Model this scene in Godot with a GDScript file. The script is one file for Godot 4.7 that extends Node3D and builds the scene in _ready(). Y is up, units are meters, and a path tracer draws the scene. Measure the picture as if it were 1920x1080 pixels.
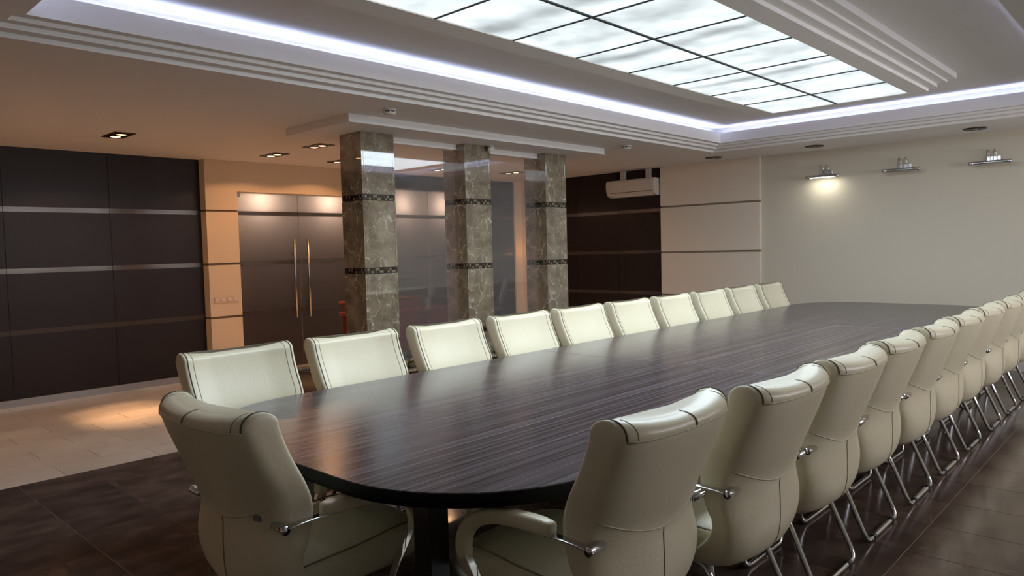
extends Node3D
# A dark-panelled meeting room: long table, cream leather chairs, lit coffered ceiling, marble pillars.

const CEIL := 2.672
const UPPER := 2.95
const LEFT_X := -8.85
const FAR_Z := -9.70
const RIGHT_X := 2.3
const NEAR_Z := 2.6
const TABLE_Y := 0.75
# the coffer opening (at its inner face)
const CX0 := -4.355
const CX1 := -0.792
const CZ0 := -8.50
const CZ1 := -1.08
# the glowing panel
const PX0 := -3.21
const PX1 := -1.945
const PZ0 := -7.41
const PZ1 := -2.17

var M := {}
var counts := {}
var boxes := {}
var rng := RandomNumberGenerator.new()


func _ready() -> void:
	rng.seed = 7
	setup_camera()
	setup_world()
	make_materials()
	panel_lights()
	build_floor()
	build_ceiling()
	build_left_wall()
	build_far_wall()
	build_other_walls()
	build_light_panel()
	build_pillars()
	build_table()
	build_chairs()
	build_downlights()
	build_picture_lamps()
	build_fittings()
	build_lounge()


# ------------------------------------------------------------------ camera, light

func setup_camera() -> void:
	var cam := Camera3D.new()
	cam.name = "camera"
	cam.position = Vector3(0, 1.5, 0)
	cam.fov = rad_to_deg(2.0 * atan(540.0 / 1366.13))
	cam.near = 0.05
	cam.far = 60.0
	cam.basis = Basis(Vector3.UP, deg_to_rad(43.23924)) * Basis(Vector3.RIGHT, deg_to_rad(-3.08495)) * Basis(Vector3.BACK, deg_to_rad(-1.45406))
	add_child(cam)
	cam.current = true


func setup_world() -> void:
	var e := Environment.new()
	e.background_mode = Environment.BG_COLOR
	e.background_color = Color(0, 0, 0)
	e.tonemap_mode = Environment.TONE_MAPPER_LINEAR
	e.tonemap_exposure = 1.92
	e.sdfgi_enabled = true
	e.ssao_enabled = true
	e.ssil_enabled = true
	var w := WorldEnvironment.new()
	w.name = "world"
	w.environment = e
	add_child(w)


const COOL := Color(0.88, 0.95, 1.0)
const LED := Color(0.74, 0.80, 1.0)
const WARM := Color(1.0, 0.745, 0.54)


# shines towards "dir"; its second side runs along "along"
func area(called: String, at: Vector3, size: Vector2, dir: Vector3, along: Vector3, color: Color, energy: float) -> void:
	var l := AreaLight3D.new()
	l.name = called
	l.area_size = size
	l.area_normalize_energy = false
	l.light_color = color
	l.light_energy = energy
	l.area_range = 30.0
	l.area_attenuation = 2.0
	l.shadow_enabled = true
	l.position = at
	var z := -dir.normalized()
	l.basis = Basis(along.cross(z).normalized(), along, z)
	add_child(l, true)


func panel_lights() -> void:
	# the glowing ceiling panel, and the strips hidden in the cove
	area("panel_light", Vector3((PX0 + PX1) / 2, 2.814, (PZ0 + PZ1) / 2), Vector2(PX1 - PX0, PZ1 - PZ0), Vector3.DOWN, Vector3.BACK, COOL, 1.12)
	var y := 2.845
	var e := 4.2
	area("cove_light", Vector3(CX0 - 0.06, y, (CZ0 + CZ1) / 2), Vector2(0.02, CZ1 - CZ0), Vector3(0.82, 0.57, 0), Vector3.BACK, LED, e)
	area("cove_light", Vector3(CX1 + 0.06, y, (CZ0 + CZ1) / 2), Vector2(0.02, CZ1 - CZ0), Vector3(-0.82, 0.57, 0), Vector3.BACK, LED, e)
	area("cove_light", Vector3((CX0 + CX1) / 2, y, CZ0 - 0.06), Vector2(0.02, CX1 - CX0), Vector3(0, 0.57, 0.82), Vector3.RIGHT, LED, e)
	area("cove_light", Vector3((CX0 + CX1) / 2, y, CZ1 + 0.06), Vector2(0.02, CX1 - CX0), Vector3(0, 0.57, -0.82), Vector3.RIGHT, LED, e)
	# dusk light through the blinds of the windows on the right
	for z in WINDOWS:
		area("window_light", Vector3(RIGHT_X - 0.04, 1.98, z), Vector2(1.4, 0.78), Vector3.LEFT, Vector3.UP, Color(0.97, 0.97, 1.0), 1.4)


const WINDOWS := [-8.4, -6.5, -4.6]


# ------------------------------------------------------------------ helpers

func numbered(called: String) -> String:
	var n: int = counts.get(called, -1) + 1
	counts[called] = n
	return called if n == 0 else "%s_%03d" % [called, n]


func thing(called: String, label: String, category: String, at := Vector3.ZERO, turn := 0.0, group := "") -> Node3D:
	var o := Node3D.new()
	o.name = numbered(called)
	add_child(o)
	o.position = at
	o.rotation.y = turn
	tag(o, label, category, group)
	return o


func structure(called: String, label: String, category: String) -> Node3D:
	var o := Node3D.new()
	o.name = called
	add_child(o)
	tag(o, label, category)
	o.set_meta("kind", "structure")
	return o


func tag(o: Node, label: String, category: String, group := "") -> void:
	o.set_meta("label", label)
	o.set_meta("category", category)
	if group:
		o.set_meta("group", group)


func part(parent: Node, called: String, mesh: Mesh, mat: Material, at := Vector3.ZERO, turn := Vector3.ZERO) -> MeshInstance3D:
	var o := MeshInstance3D.new()
	o.name = called
	o.mesh = mesh
	o.material_override = mat
	o.cast_shadow = GeometryInstance3D.SHADOW_CASTING_SETTING_ON
	parent.add_child(o, true)
	o.position = at
	o.rotation_degrees = turn
	return o


func box_mesh(size: Vector3) -> Mesh:
	var key := "%.4f,%.4f,%.4f" % [size.x, size.y, size.z]
	if not boxes.has(key):
		var b := BoxMesh.new()
		b.size = size
		boxes[key] = b
	return boxes[key]


# a box given by its two corners
func slab(parent: Node, called: String, mat: Material, a: Vector3, b: Vector3) -> MeshInstance3D:
	var lo := a.min(b)
	var hi := a.max(b)
	return part(parent, called, box_mesh(hi - lo), mat, (lo + hi) / 2 - (parent.position if parent != self else Vector3.ZERO))


# a box whose edges are chamfered
func chamfered(size: Vector3, c: float) -> Mesh:
	var key := "c%.4f,%.4f,%.4f,%.4f" % [size.x, size.y, size.z, c]
	if boxes.has(key):
		return boxes[key]
	var st := SurfaceTool.new()
	st.begin(Mesh.PRIMITIVE_TRIANGLES)
	st.set_smooth_group(-1)
	var h := size / 2
	var pts: Array[Vector3] = []
	for sx in [-1, 1]:
		for sy in [-1, 1]:
			for sz in [-1, 1]:
				pts.append(Vector3(sx * (h.x - c), sy * (h.y - c), sz * h.z))
				pts.append(Vector3(sx * (h.x - c), sy * h.y, sz * (h.z - c)))
				pts.append(Vector3(sx * h.x, sy * (h.y - c), sz * (h.z - c)))
	var normals: Array[Vector3] = []
	for x in [-1, 0, 1]:
		for y in [-1, 0, 1]:
			for z in [-1, 0, 1]:
				if x or y or z:
					normals.append(Vector3(x, y, z))
	for n in normals:
		var best := -1e9
		for p in pts:
			best = maxf(best, n.dot(p))
		var face: Array[Vector3] = []
		for p in pts:
			if n.dot(p) > best - 1e-5:
				face.append(p)
		if face.size() < 3:
			continue
		var nn := n.normalized()
		var mid := Vector3.ZERO
		for p in face:
			mid += p / face.size()
		var ax := (face[0] - mid).normalized()
		var ay := nn.cross(ax)
		face.sort_custom(func(p, q): return atan2((p - mid).dot(ay), (p - mid).dot(ax)) < atan2((q - mid).dot(ay), (q - mid).dot(ax)))
		for i in range(1, face.size() - 1):
			for p in [face[0], face[i + 1], face[i]]:
				st.set_normal(nn)
				st.add_vertex(p)
	var m := st.commit()
	boxes[key] = m
	return m


# closed rings of equal length, skinned to one smooth surface
func loft(rings: Array, cap_start := true, cap_end := true, closed := false) -> Mesh:
	var st := SurfaceTool.new()
	st.begin(Mesh.PRIMITIVE_TRIANGLES)
	st.set_smooth_group(0)
	var n: int = rings[0].size()
	var count := rings.size()
	for r in rings:
		for p in r:
			st.add_vertex(p)
	for i in (count if closed else count - 1):
		var i2 := (i + 1) % count
		for j in n:
			var j2 := (j + 1) % n
			for k in [i * n + j, i2 * n + j, i2 * n + j2, i * n + j, i2 * n + j2, i * n + j2]:
				st.add_index(k)
	var extra := count * n
	for e in [0, count - 1]:
		if closed or (e == 0 and not cap_start) or (e > 0 and not cap_end):
			continue
		var mid := Vector3.ZERO
		for p in rings[e]:
			mid += p / n
		st.add_vertex(mid)
		for j in n:
			var j2 := (j + 1) % n
			for k in ([extra, e * n + j, e * n + j2] if e == 0 else [extra, e * n + j2, e * n + j]):
				st.add_index(k)
		extra += 1
	st.generate_normals()
	return st.commit()


# a round or flat bar swept along a path; "side" is the direction that stays across it
func sweep(path: PackedVector3Array, rx: float, ry: float, side := Vector3.ZERO, sides := 8, closed := false, square := 2.0) -> Mesh:
	var rings := []
	var n := path.size()
	var keep := Vector3(0.31, 0.9, 0.27)
	for i in n:
		var t := (path[(i + 1) % n] - path[(i - 1 + n) % n]).normalized()
		if not closed and i == 0:
			t = (path[1] - path[0]).normalized()
		elif not closed and i == n - 1:
			t = (path[n - 1] - path[n - 2]).normalized()
		var a := side
		if side == Vector3.ZERO:
			if i == 0:
				if absf(t.dot(keep)) > 0.9:
					keep = Vector3(0.9, 0.1, -0.4)
			a = keep
		a = (a - t * a.dot(t)).normalized()
		keep = a
		var b := t.cross(a)
		var ring := PackedVector3Array()
		for j in sides:
			var w := TAU * (j + 0.5) / sides
			var c := cos(w)
			var s := sin(w)
			ring.append(path[i] + a * rx * signf(c) * pow(absf(c), 2.0 / square) + b * ry * signf(s) * pow(absf(s), 2.0 / square))
		rings.append(ring)
	return loft(rings, true, true, closed)


# a polyline with rounded corners
func rounded(pts: PackedVector3Array, r: float, closed := false, steps := 6) -> PackedVector3Array:
	var out := PackedVector3Array()
	var n := pts.size()
	for i in n:
		if not closed and (i == 0 or i == n - 1):
			out.append(pts[i])
			continue
		var p := pts[i]
		var a := pts[(i - 1 + n) % n]
		var b := pts[(i + 1) % n]
		var d := minf(r, minf(p.distance_to(a), p.distance_to(b)) * 0.49)
		var s := p + (a - p).normalized() * d
		var e := p + (b - p).normalized() * d
		for k in steps + 1:
			var t := float(k) / steps
			out.append(s.lerp(p, t).lerp(p.lerp(e, t), t))
	return out


func smooth_path(pts: PackedVector3Array, per := 6) -> PackedVector3Array:
	var out := PackedVector3Array()
	var n := pts.size()
	for i in n - 1:
		var a := pts[maxi(i - 1, 0)]
		var d := pts[mini(i + 2, n - 1)]
		for k in per:
			out.append(pts[i].cubic_interpolate(pts[i + 1], a, d, float(k) / per))
	out.append(pts[n - 1])
	return out


# a flat outline (x, z) raised from y0 to y1, its upper edge eased
func raised(outline: PackedVector2Array, y0: float, y1: float, ease := 0.003) -> Mesh:
	var st := SurfaceTool.new()
	st.begin(Mesh.PRIMITIVE_TRIANGLES)
	st.set_smooth_group(-1)
	var inner := outline
	if ease > 0:
		var shrunk := Geometry2D.offset_polygon(outline, -ease)
		if shrunk.size() == 1 and shrunk[0].size() == outline.size():
			inner = shrunk[0]
	var n := outline.size()
	# line the shrunken outline up with the first point
	var first := 0
	for i in n:
		if inner[i].distance_to(outline[0]) < inner[first].distance_to(outline[0]):
			first = i
	var turned := PackedVector2Array()
	for i in n:
		turned.append(inner[(first + i) % n])
	if n > 1 and turned[1].distance_to(outline[1]) > turned[n - 1].distance_to(outline[1]):
		turned = outline
	inner = turned
	var tri := Geometry2D.triangulate_polygon(inner)
	var clockwise := Geometry2D.is_polygon_clockwise(outline)
	for i in range(0, tri.size(), 3):
		var t := [tri[i], tri[i + 1], tri[i + 2]]
		var up := []
		for k in t:
			up.append(Vector3(inner[k].x, y1, inner[k].y))
		if (up[1] - up[0]).cross(up[2] - up[0]).y > 0:
			up.reverse()
		for p in up:
			st.add_vertex(p)
		up.reverse()
		for p in up:
			st.add_vertex(Vector3(p.x, y0, p.z))
	for i in n:
		var j := (i + 1) % n
		var quads := [[Vector3(outline[i].x, y0, outline[i].y), Vector3(outline[j].x, y0, outline[j].y), Vector3(outline[j].x, y1 - ease, outline[j].y), Vector3(outline[i].x, y1 - ease, outline[i].y)],
			[Vector3(outline[i].x, y1 - ease, outline[i].y), Vector3(outline[j].x, y1 - ease, outline[j].y), Vector3(inner[j].x, y1, inner[j].y), Vector3(inner[i].x, y1, inner[i].y)]]
		for q in quads:
			var order := [0, 1, 2, 0, 2, 3] if clockwise else [0, 2, 1, 0, 3, 2]
			for k in order:
				st.add_vertex(q[k])
	st.generate_normals()
	return st.commit()


# a profile (radius, y) turned about the y axis
func lathe(profile: PackedVector2Array, sides := 24) -> Mesh:
	var rings := []
	for p in profile:
		var ring := PackedVector3Array()
		for j in sides:
			var w := TAU * j / sides
			ring.append(Vector3(p.x * cos(w), p.y, p.x * sin(w)))
		rings.append(ring)
	return loft(rings)


# ------------------------------------------------------------------ materials

func mat(called: String, color: Color, rough: float, metal := 0.0) -> StandardMaterial3D:
	var m := StandardMaterial3D.new()
	m.resource_name = called
	m.albedo_color = color
	m.roughness = rough
	m.metallic = metal
	M[called] = m
	return m


func c8(r: float, g: float, b: float) -> Color:
	return Color(r / 255.0, g / 255.0, b / 255.0)


func noise_at(kind: int, freq: float, octaves: int, seed_value: int) -> FastNoiseLite:
	var n := FastNoiseLite.new()
	n.noise_type = FastNoiseLite.TYPE_SIMPLEX_SMOOTH
	n.frequency = freq
	n.seed = seed_value
	n.fractal_type = kind
	n.fractal_octaves = octaves
	return n


# a square image that repeats, from a function of two noises
func marble_image(size: int) -> ImageTexture:
	var warp := noise_at(FastNoiseLite.FRACTAL_FBM, 1.6, 5, 11)
	var cells := FastNoiseLite.new()
	cells.noise_type = FastNoiseLite.TYPE_CELLULAR
	cells.cellular_return_type = FastNoiseLite.RETURN_DISTANCE2_SUB
	cells.cellular_distance_function = FastNoiseLite.DISTANCE_EUCLIDEAN
	cells.fractal_type = FastNoiseLite.FRACTAL_NONE
	cells.frequency = 1.0
	cells.seed = 4
	var cloud := noise_at(FastNoiseLite.FRACTAL_FBM, 1.2, 5, 41)
	var fade := noise_at(FastNoiseLite.FRACTAL_FBM, 1.1, 3, 57)
	var im := Image.create(size, size, false, Image.FORMAT_RGB8)
	for y in size:
		for x in size:
			var u := 4.0 * x / size
			var v := 4.0 * y / size
			var du := 0.26 * warp.get_noise_2d(u, v)
			var dv := 0.26 * warp.get_noise_2d(u + 17.0, v - 9.0)
			var a := cells.get_noise_2d((u + du) * 1.5, (v + dv) * 1.15) + 1.0
			var b := cells.get_noise_2d((u + du * 1.2) * 4.2 + 5.0, (v + dv * 1.2) * 3.6) + 1.0
			var k := clampf(0.5 + 1.5 * fade.get_noise_2d(u, v), 0.0, 1.0)
			var k2 := clampf(0.4 + 2.0 * fade.get_noise_2d(u * 1.7 + 9.0, v * 1.7), 0.0, 1.0)
			var line := exp(-a * a / (0.0003 + 0.0012 * k * k)) * (0.25 + 0.7 * k) + 0.7 * exp(-b * b / 0.0022) * k2
			var c := cloud.get_noise_2d(u * 1.3, v * 1.3)
			var stone := Color(0.46, 0.41, 0.335).lerp(Color(0.60, 0.545, 0.455), clampf(0.5 + c, 0.0, 1.0))
			im.set_pixel(x, y, stone.lerp(Color(0.84, 0.80, 0.71), clampf(line, 0.0, 0.85)))
	im.generate_mipmaps()
	return ImageTexture.create_from_image(im)


func line_noise(x: int, wide: int, v: float, cells: int, salt: int) -> float:
	var col := x / wide
	var t := (v + hash01(col, 991, salt)) * cells
	var i := int(floor(t))
	var f := t - i
	return lerpf(hash01(col, i % cells, salt), hash01(col, (i + 1) % cells, salt), f * f * (3.0 - 2.0 * f)) - 0.5


func hash01(a: int, b: int, c: int) -> float:
	return float(hash(Vector3i(a, b, c)) & 0xffff) / 65535.0


# long straight streaks that run along v
func streak_image(w: int, h: int, lo: Color, hi: Color, sharp: float) -> Image:
	var im := Image.create(w, h, false, Image.FORMAT_RGB8)
	for y in h:
		for x in w:
			var v := float(y) / h
			var s := 0.4 * line_noise(x, 29, v, 1, 1) + 0.8 * line_noise(x + 3, 11, v, 1, 2) + 0.75 * line_noise(x, 5, v, 2, 3) + 0.35 * line_noise(x, 2, v, 70, 4)
			im.set_pixel(x, y, lo.lerp(hi, clampf(0.5 + sharp * s, 0.0, 1.0)))
	im.generate_mipmaps()
	return im


func cloud_image(size: int, lo: Color, hi: Color, freq: float, seed_value: int, stretch: float, gain: float) -> ImageTexture:
	var a := noise_at(FastNoiseLite.FRACTAL_FBM, freq, 5, seed_value)
	var im := Image.create(size, size, false, Image.FORMAT_RGB8)
	for y in size:
		for x in size:
			var s := a.get_noise_2d(float(x) / size * stretch, float(y) / size)
			im.set_pixel(x, y, lo.lerp(hi, clampf(0.5 + gain * s, 0.0, 1.0)))
	im.generate_mipmaps()
	return ImageTexture.create_from_image(im)


func triplanar(m: StandardMaterial3D, scale: Vector3, world := true) -> void:
	m.uv1_triplanar = true
	m.uv1_world_triplanar = world
	m.uv1_triplanar_sharpness = 8.0
	m.uv1_scale = scale


func bumps(m: StandardMaterial3D, freq: float, strength: float, seed_value: int) -> void:
	var n := NoiseTexture2D.new()
	n.width = 256
	n.height = 256
	n.seamless = true
	n.as_normal_map = true
	n.bump_strength = strength
	n.noise = noise_at(FastNoiseLite.FRACTAL_FBM, freq, 3, seed_value)
	m.normal_enabled = true
	m.normal_texture = n


func make_materials() -> void:
	mat("ceiling_paint", c8(241, 237, 233), 0.85)
	mat("beige_paint", c8(228, 219, 202), 0.8)
	mat("pillar_paint", c8(228, 206, 176), 0.7)
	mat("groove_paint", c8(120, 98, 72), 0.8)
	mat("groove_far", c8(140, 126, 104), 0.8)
	glow("blind", Color(0.97, 0.97, 1.0), 0.15)
	mat("far_paint", c8(210, 200, 181), 0.8)
	mat("block_paint", c8(228, 214, 194), 0.8)
	mat("white_paint", c8(222, 220, 214), 0.6)
	mat("dark_void", c8(12, 11, 11), 0.8)

	var panel := mat("panel_glass", c8(42, 34, 33), 0.38)
	panel.metallic_specular = 0.36
	var strip := mat("mirror_strip", c8(92, 85, 79), 0.14, 0.4)
	strip.metallic_specular = 0.6
	var door := mat("door_glass", c8(54, 44, 40), 0.34)
	door.metallic_specular = 0.55
	door.backlight_enabled = true
	door.backlight = Color(1.0, 0.96, 0.92)
	mat("seam_dark", c8(26, 22, 22), 0.6)
	mat("skirting_metal", c8(168, 164, 162), 0.28, 0.6)

	var marble := mat("marble", Color.WHITE, 0.03)
	marble.metallic_specular = 0.9
	marble.clearcoat_enabled = true
	marble.clearcoat = 1.0
	marble.clearcoat_roughness = 0.02
	marble.albedo_texture = marble_image(900)
	triplanar(marble, Vector3(0.75, 0.75, 0.75))
	var brown := mat("brown_marble", c8(120, 92, 78), 0.1)
	brown.albedo_texture = M.marble.albedo_texture
	triplanar(brown, Vector3(1.4, 1.4, 1.4))
	var mosaic := mat("mosaic", Color.WHITE, 0.15)
	mosaic.vertex_color_use_as_albedo = true

	var wood := mat("table_wood", Color.WHITE, 0.24)
	var grain := streak_image(768, 768, c8(33, 26, 28), c8(112, 102, 107), 0.66)
	wood.albedo_texture = ImageTexture.create_from_image(grain)
	triplanar(wood, Vector3(1.6, 1.6, 1.0))
	# the pores are duller than the lacquer between them
	wood.roughness_texture = ImageTexture.create_from_image(streak_image(768, 768, Color(0.8, 0.8, 0.8), Color.WHITE, 0.8))
	wood.roughness_texture_channel = BaseMaterial3D.TEXTURE_CHANNEL_RED
	mat("black_edge", c8(9, 8, 9), 0.6)
	M.black_edge.metallic_specular = 0.25
	mat("black_leg", c8(16, 15, 16), 0.35)

	var tile_streaks := cloud_image(512, c8(70, 57, 52), c8(102, 87, 79), 5.0, 5, 2.2, 0.9)
	for i in 4:
		var t := mat("dark_tile_%d" % i, [c8(255, 250, 246), c8(232, 226, 224), c8(245, 236, 230), c8(220, 214, 210)][i], 0.13)
		t.albedo_texture = tile_streaks
		triplanar(t, Vector3(0.45, 0.45, 0.6))
		t.uv1_offset = Vector3(0.13 * i, 0.0, 0.31 * i)
	mat("dark_grout", c8(186, 168, 150), 0.8)
	var pale := cloud_image(256, c8(206, 200, 190), c8(222, 217, 208), 3.0, 9, 1.0, 0.9)
	for i in 3:
		var t := mat("light_tile_%d" % i, [c8(255, 254, 252), c8(246, 244, 242), c8(250, 247, 243)][i], 0.32)
		t.albedo_texture = pale
		triplanar(t, Vector3(0.5, 0.5, 0.5))
	mat("light_grout", c8(96, 86, 76), 0.8)

	var leather := mat("cream_leather", c8(218, 208, 180), 0.34)
	bumps(leather, 0.05, 1.2, 3)
	triplanar(leather, Vector3(3.0, 3.0, 3.0), false)
	leather.normal_scale = 0.22
	mat("seam_thread", c8(132, 127, 100), 0.6)
	mat("seam_gap", c8(84, 80, 60), 0.7)
	mat("pale_piping", c8(196, 190, 164), 0.5)
	mat("chrome", c8(205, 205, 208), 0.07, 1.0)
	mat("steel", c8(176, 174, 172), 0.22, 1.0)
	mat("black_plastic", c8(22, 21, 21), 0.45)
	mat("tag_metal", c8(104, 97, 96), 0.35, 0.6)

	mat("bronze", c8(66, 42, 30), 0.35, 0.6)
	mat("grid_bar", c8(70, 78, 82), 0.5, 0.2)
	mat("white_plastic", c8(226, 222, 214), 0.4)
	mat("ac_plastic", c8(214, 204, 190), 0.4)
	mat("switch_plastic", c8(222, 196, 170), 0.35)
	mat("cherry_wood", c8(112, 48, 34), 0.14)
	mat("cherry_light", c8(122, 58, 38), 0.2)
	mat("black_leather", c8(26, 25, 25), 0.4)
	mat("pebble_a", c8(150, 138, 88), 0.6)
	mat("pebble_b", c8(74, 70, 34), 0.6)
	mat("pebble_c", c8(58, 44, 30), 0.6)

	var glass := mat("clear_glass", Color(1, 1, 1, 0.04), 0.02)
	glass.transparency = BaseMaterial3D.TRANSPARENCY_ALPHA

	glow("lamp_warm", WARM, 3.0)
	glow("lamp_tube", Color(1.0, 0.98, 0.9), 1.2)
	glow("lamp_sconce", Color(1.0, 0.7, 0.42), 0.7)
	glow("led_strip", LED, 1.2)
	mat("lamp_off", c8(150, 146, 138), 0.2)
	mat("ring_dark", c8(74, 68, 62), 0.35, 0.6)

	# the frosted panes glow unevenly over the tubes behind them
	var pane := glow("glow_pane", Color.WHITE, 0.60)
	pane.albedo_color = c8(60, 62, 64)
	var im := Image.create(128, 512, false, Image.FORMAT_RGB8)
	var n := noise_at(FastNoiseLite.FRACTAL_FBM, 1.0, 3, 99)
	for y in 512:
		for x in 128:
			var u := x / 128.0
			var v := y / 512.0
			var s := 0.97 + 0.16 * n.get_noise_2d(u * 3.0, v * 14.0)
			for band in [[0.33, 0.013, 0.22], [0.585, 0.016, 0.24], [0.12, 0.010, 0.14], [0.80, 0.020, 0.22], [0.45, 0.03, 0.07], [0.70, 0.03, 0.08]]:
				var d: float = (v - band[0] + 0.006 * sin(u * 5.0)) / band[1]
				s -= band[2] * exp(-d * d)
			s = clampf(s, 0.6, 1.0)
			im.set_pixel(x, y, Color(0.94 * s, 0.985 * s, 1.0 * s))
	pane.emission_texture = ImageTexture.create_from_image(im)
	pane.emission_operator = BaseMaterial3D.EMISSION_OP_MULTIPLY
	pane.uv1_triplanar = true
	pane.uv1_world_triplanar = true
	pane.uv1_scale = Vector3(1.0 / (PX1 - PX0), 1.0, 1.0 / (PZ1 - PZ0))
	pane.uv1_offset = Vector3(-PX0 / (PX1 - PX0), 0, -PZ0 / (PZ1 - PZ0))


func glow(called: String, color: Color, energy: float) -> StandardMaterial3D:
	var m := mat(called, c8(200, 200, 200), 0.5)
	m.emission_enabled = true
	m.emission = color
	m.emission_energy_multiplier = energy
	return m


# ------------------------------------------------------------------ the room

func build_floor() -> void:
	var edge := -5.715
	var f := structure("floor", "glossy dark brown floor tiles laid in a straight grid under the long table", "floor")
	slab(f, "screed", M.dark_grout, Vector3(edge, -0.12, NEAR_Z), Vector3(RIGHT_X, -0.0025, FAR_Z))
	var xs := []
	var x := -0.994
	while x > edge:
		x -= 0.8595
	while x < RIGHT_X:
		xs.append(maxf(x, edge))
		x += 0.8595
	xs.append(RIGHT_X)
	var zs := []
	var z := -1.206
	while z < NEAR_Z:
		z += 0.4285
	zs.append(NEAR_Z)
	z -= 0.4285
	while z > FAR_Z:
		zs.append(z)
		z -= 0.4285
	zs.append(FAR_Z)
	var g := 0.0021
	var k := 0
	for i in xs.size() - 1:
		for j in zs.size() - 1:
			if xs[i + 1] - xs[i] < 0.02 or zs[j] - zs[j + 1] < 0.02:
				continue
			k = (k * 5 + i * 3 + j + 1) % 7
			slab(f, "floor_tile", M["dark_tile_%d" % (k % 4)], Vector3(xs[i] + g, -0.012, zs[j] - g), Vector3(xs[i + 1] - g, 0, zs[j + 1] + g))
	var l := structure("floor_001", "pale grey floor tiles in staggered rows along the dark glass wall", "floor")
	slab(l, "screed", M.light_grout, Vector3(LEFT_X - 0.1, -0.12, NEAR_Z), Vector3(edge, -0.0025, FAR_Z))
	var row := 0
	var a := edge
	while a > LEFT_X:
		var b := maxf(a - 0.3185, LEFT_X)
		z = -1.50 + 0.64 * 7 + (0.32 if row % 2 else 0.0)
		while z > FAR_Z:
			var z0 := minf(z, NEAR_Z)
			var z1 := maxf(z - 0.64, FAR_Z)
			if z1 < NEAR_Z - 0.02 and z0 - z1 > 0.02:
				slab(l, "floor_tile", M["light_tile_%d" % rng.randi_range(0, 2)], Vector3(a - 0.001, -0.012, z0 - 0.002), Vector3(b + 0.001, 0, z1 + 0.002))
			z -= 0.64
		a = b
		row += 1


# four boxes round a rectangular opening
func ring(parent: Node, called: String, m: Material, inner: Rect2, outer: Rect2, y0: float, y1: float) -> void:
	var i0 := inner.position
	var i1 := inner.end
	var o0 := outer.position
	var o1 := outer.end
	for r in [[o0.x, o0.y, i0.x, o1.y], [i1.x, o0.y, o1.x, o1.y], [i0.x, o0.y, i1.x, i0.y], [i0.x, i1.y, i1.x, o1.y]]:
		slab(parent, called, m, Vector3(r[0], y0, r[1]), Vector3(r[2], y1, r[3]))


func build_ceiling() -> void:
	var c := structure("ceiling", "white plaster ceiling with a stepped coffer and hidden strip light", "ceiling")
	var p: Material = M.ceiling_paint
	var hole := Rect2(CX0, CZ0, CX1 - CX0, CZ1 - CZ0)
	var room := Rect2(LEFT_X - 0.1, FAR_Z - 0.1, RIGHT_X - LEFT_X + 0.2, NEAR_Z - FAR_Z + 0.2)
	ring(c, "ceiling_panel", p, hole.grow(0.215), room, CEIL, CEIL + 0.028)
	ring(c, "cornice_step", p, hole.grow(0.131), hole.grow(0.40), CEIL + 0.028, CEIL + 0.055)
	ring(c, "cornice_step", p, hole.grow(0.066), hole.grow(0.40), CEIL + 0.055, CEIL + 0.078)
	ring(c, "cove_shelf", p, hole, hole.grow(0.40), CEIL + 0.078, CEIL + 0.105)
	ring(c, "cove_lip", p, hole, hole.grow(0.02), CEIL + 0.105, 2.872)
	ring(c, "cove_back", p, hole.grow(0.175), hole.grow(0.40), CEIL + 0.105, UPPER)
	slab(c, "upper_ceiling", p, Vector3(CX0 - 0.4, UPPER, CZ0 - 0.4), Vector3(CX1 + 0.4, UPPER + 0.12, CZ1 + 0.4))
	# stepped slabs that carry the glowing panel
	var z0 := PZ0 - 0.07
	var z1 := PZ1 + 0.07
	ring(c, "panel_frame", p, Rect2(PX0, PZ0, PX1 - PX0, PZ1 - PZ0), Rect2(PX0 - 0.19, z0, PX1 - PX0 + 0.19 + 0.149, z1 - z0), 2.825, 2.853)
	slab(c, "panel_step", p, Vector3(PX0 - 0.26, 2.853, z0), Vector3(-1.726, 2.883, z1))
	slab(c, "panel_step", p, Vector3(PX0 - 0.335, 2.883, z0), Vector3(-1.647, 2.902, z1))
	slab(c, "panel_step", p, Vector3(PX0 - 0.41, 2.902, z0), Vector3(-1.574, UPPER, z1))
	# the light strip in the cove
	var s: Material = M.led_strip
	for side in [[Vector3(CX0 - 0.096, 2.778, CZ0), Vector3(CX0 - 0.074, 2.79, CZ1)], [Vector3(CX1 + 0.074, 2.778, CZ0), Vector3(CX1 + 0.096, 2.79, CZ1)],
			[Vector3(CX0, 2.778, CZ0 - 0.096), Vector3(CX1, 2.79, CZ0 - 0.074)], [Vector3(CX0, 2.778, CZ1 + 0.074), Vector3(CX1, 2.79, CZ1 + 0.096)]]:
		slab(c, "light_strip", s, side[0], side[1])


const BANDS := [0.762, 1.398, 2.035]


# a stretch of dark glass wall in columns, with narrow mirror strips across it
# along z at x = at (axis "x"), or along x at z = at (axis "z")
func glass_wall(parent: Node, axis: String, at: float, cuts: Array, y0: float, y1: float, pane: Material = M.panel_glass) -> void:
	for i in cuts.size() - 1:
		var a: float = cuts[i] - 0.003
		var b: float = cuts[i + 1] + 0.003
		if axis == "z":
			a = cuts[i] + 0.003
			b = cuts[i + 1] - 0.003
		var y := y0
		for k in BANDS.size() + 1:
			var top: float = BANDS[k] - 0.026 if k < BANDS.size() else y1
			cell(parent, "glass_panel", pane, axis, at, a, b, y, top, 0.0)
			if k < BANDS.size():
				cell(parent, "mirror_strip", M.mirror_strip, axis, at, a, b, top, BANDS[k] + 0.026, -0.0008)
				y = BANDS[k] + 0.026


func cell(parent: Node, called: String, m: Material, axis: String, at: float, a: float, b: float, y0: float, y1: float, proud: float) -> void:
	if axis == "x":
		slab(parent, called, m, Vector3(at - 0.012, y0, a), Vector3(at + proud, y1, b))
	else:
		slab(parent, called, m, Vector3(a, y0, at - 0.012), Vector3(b, y1, at + proud))


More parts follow.
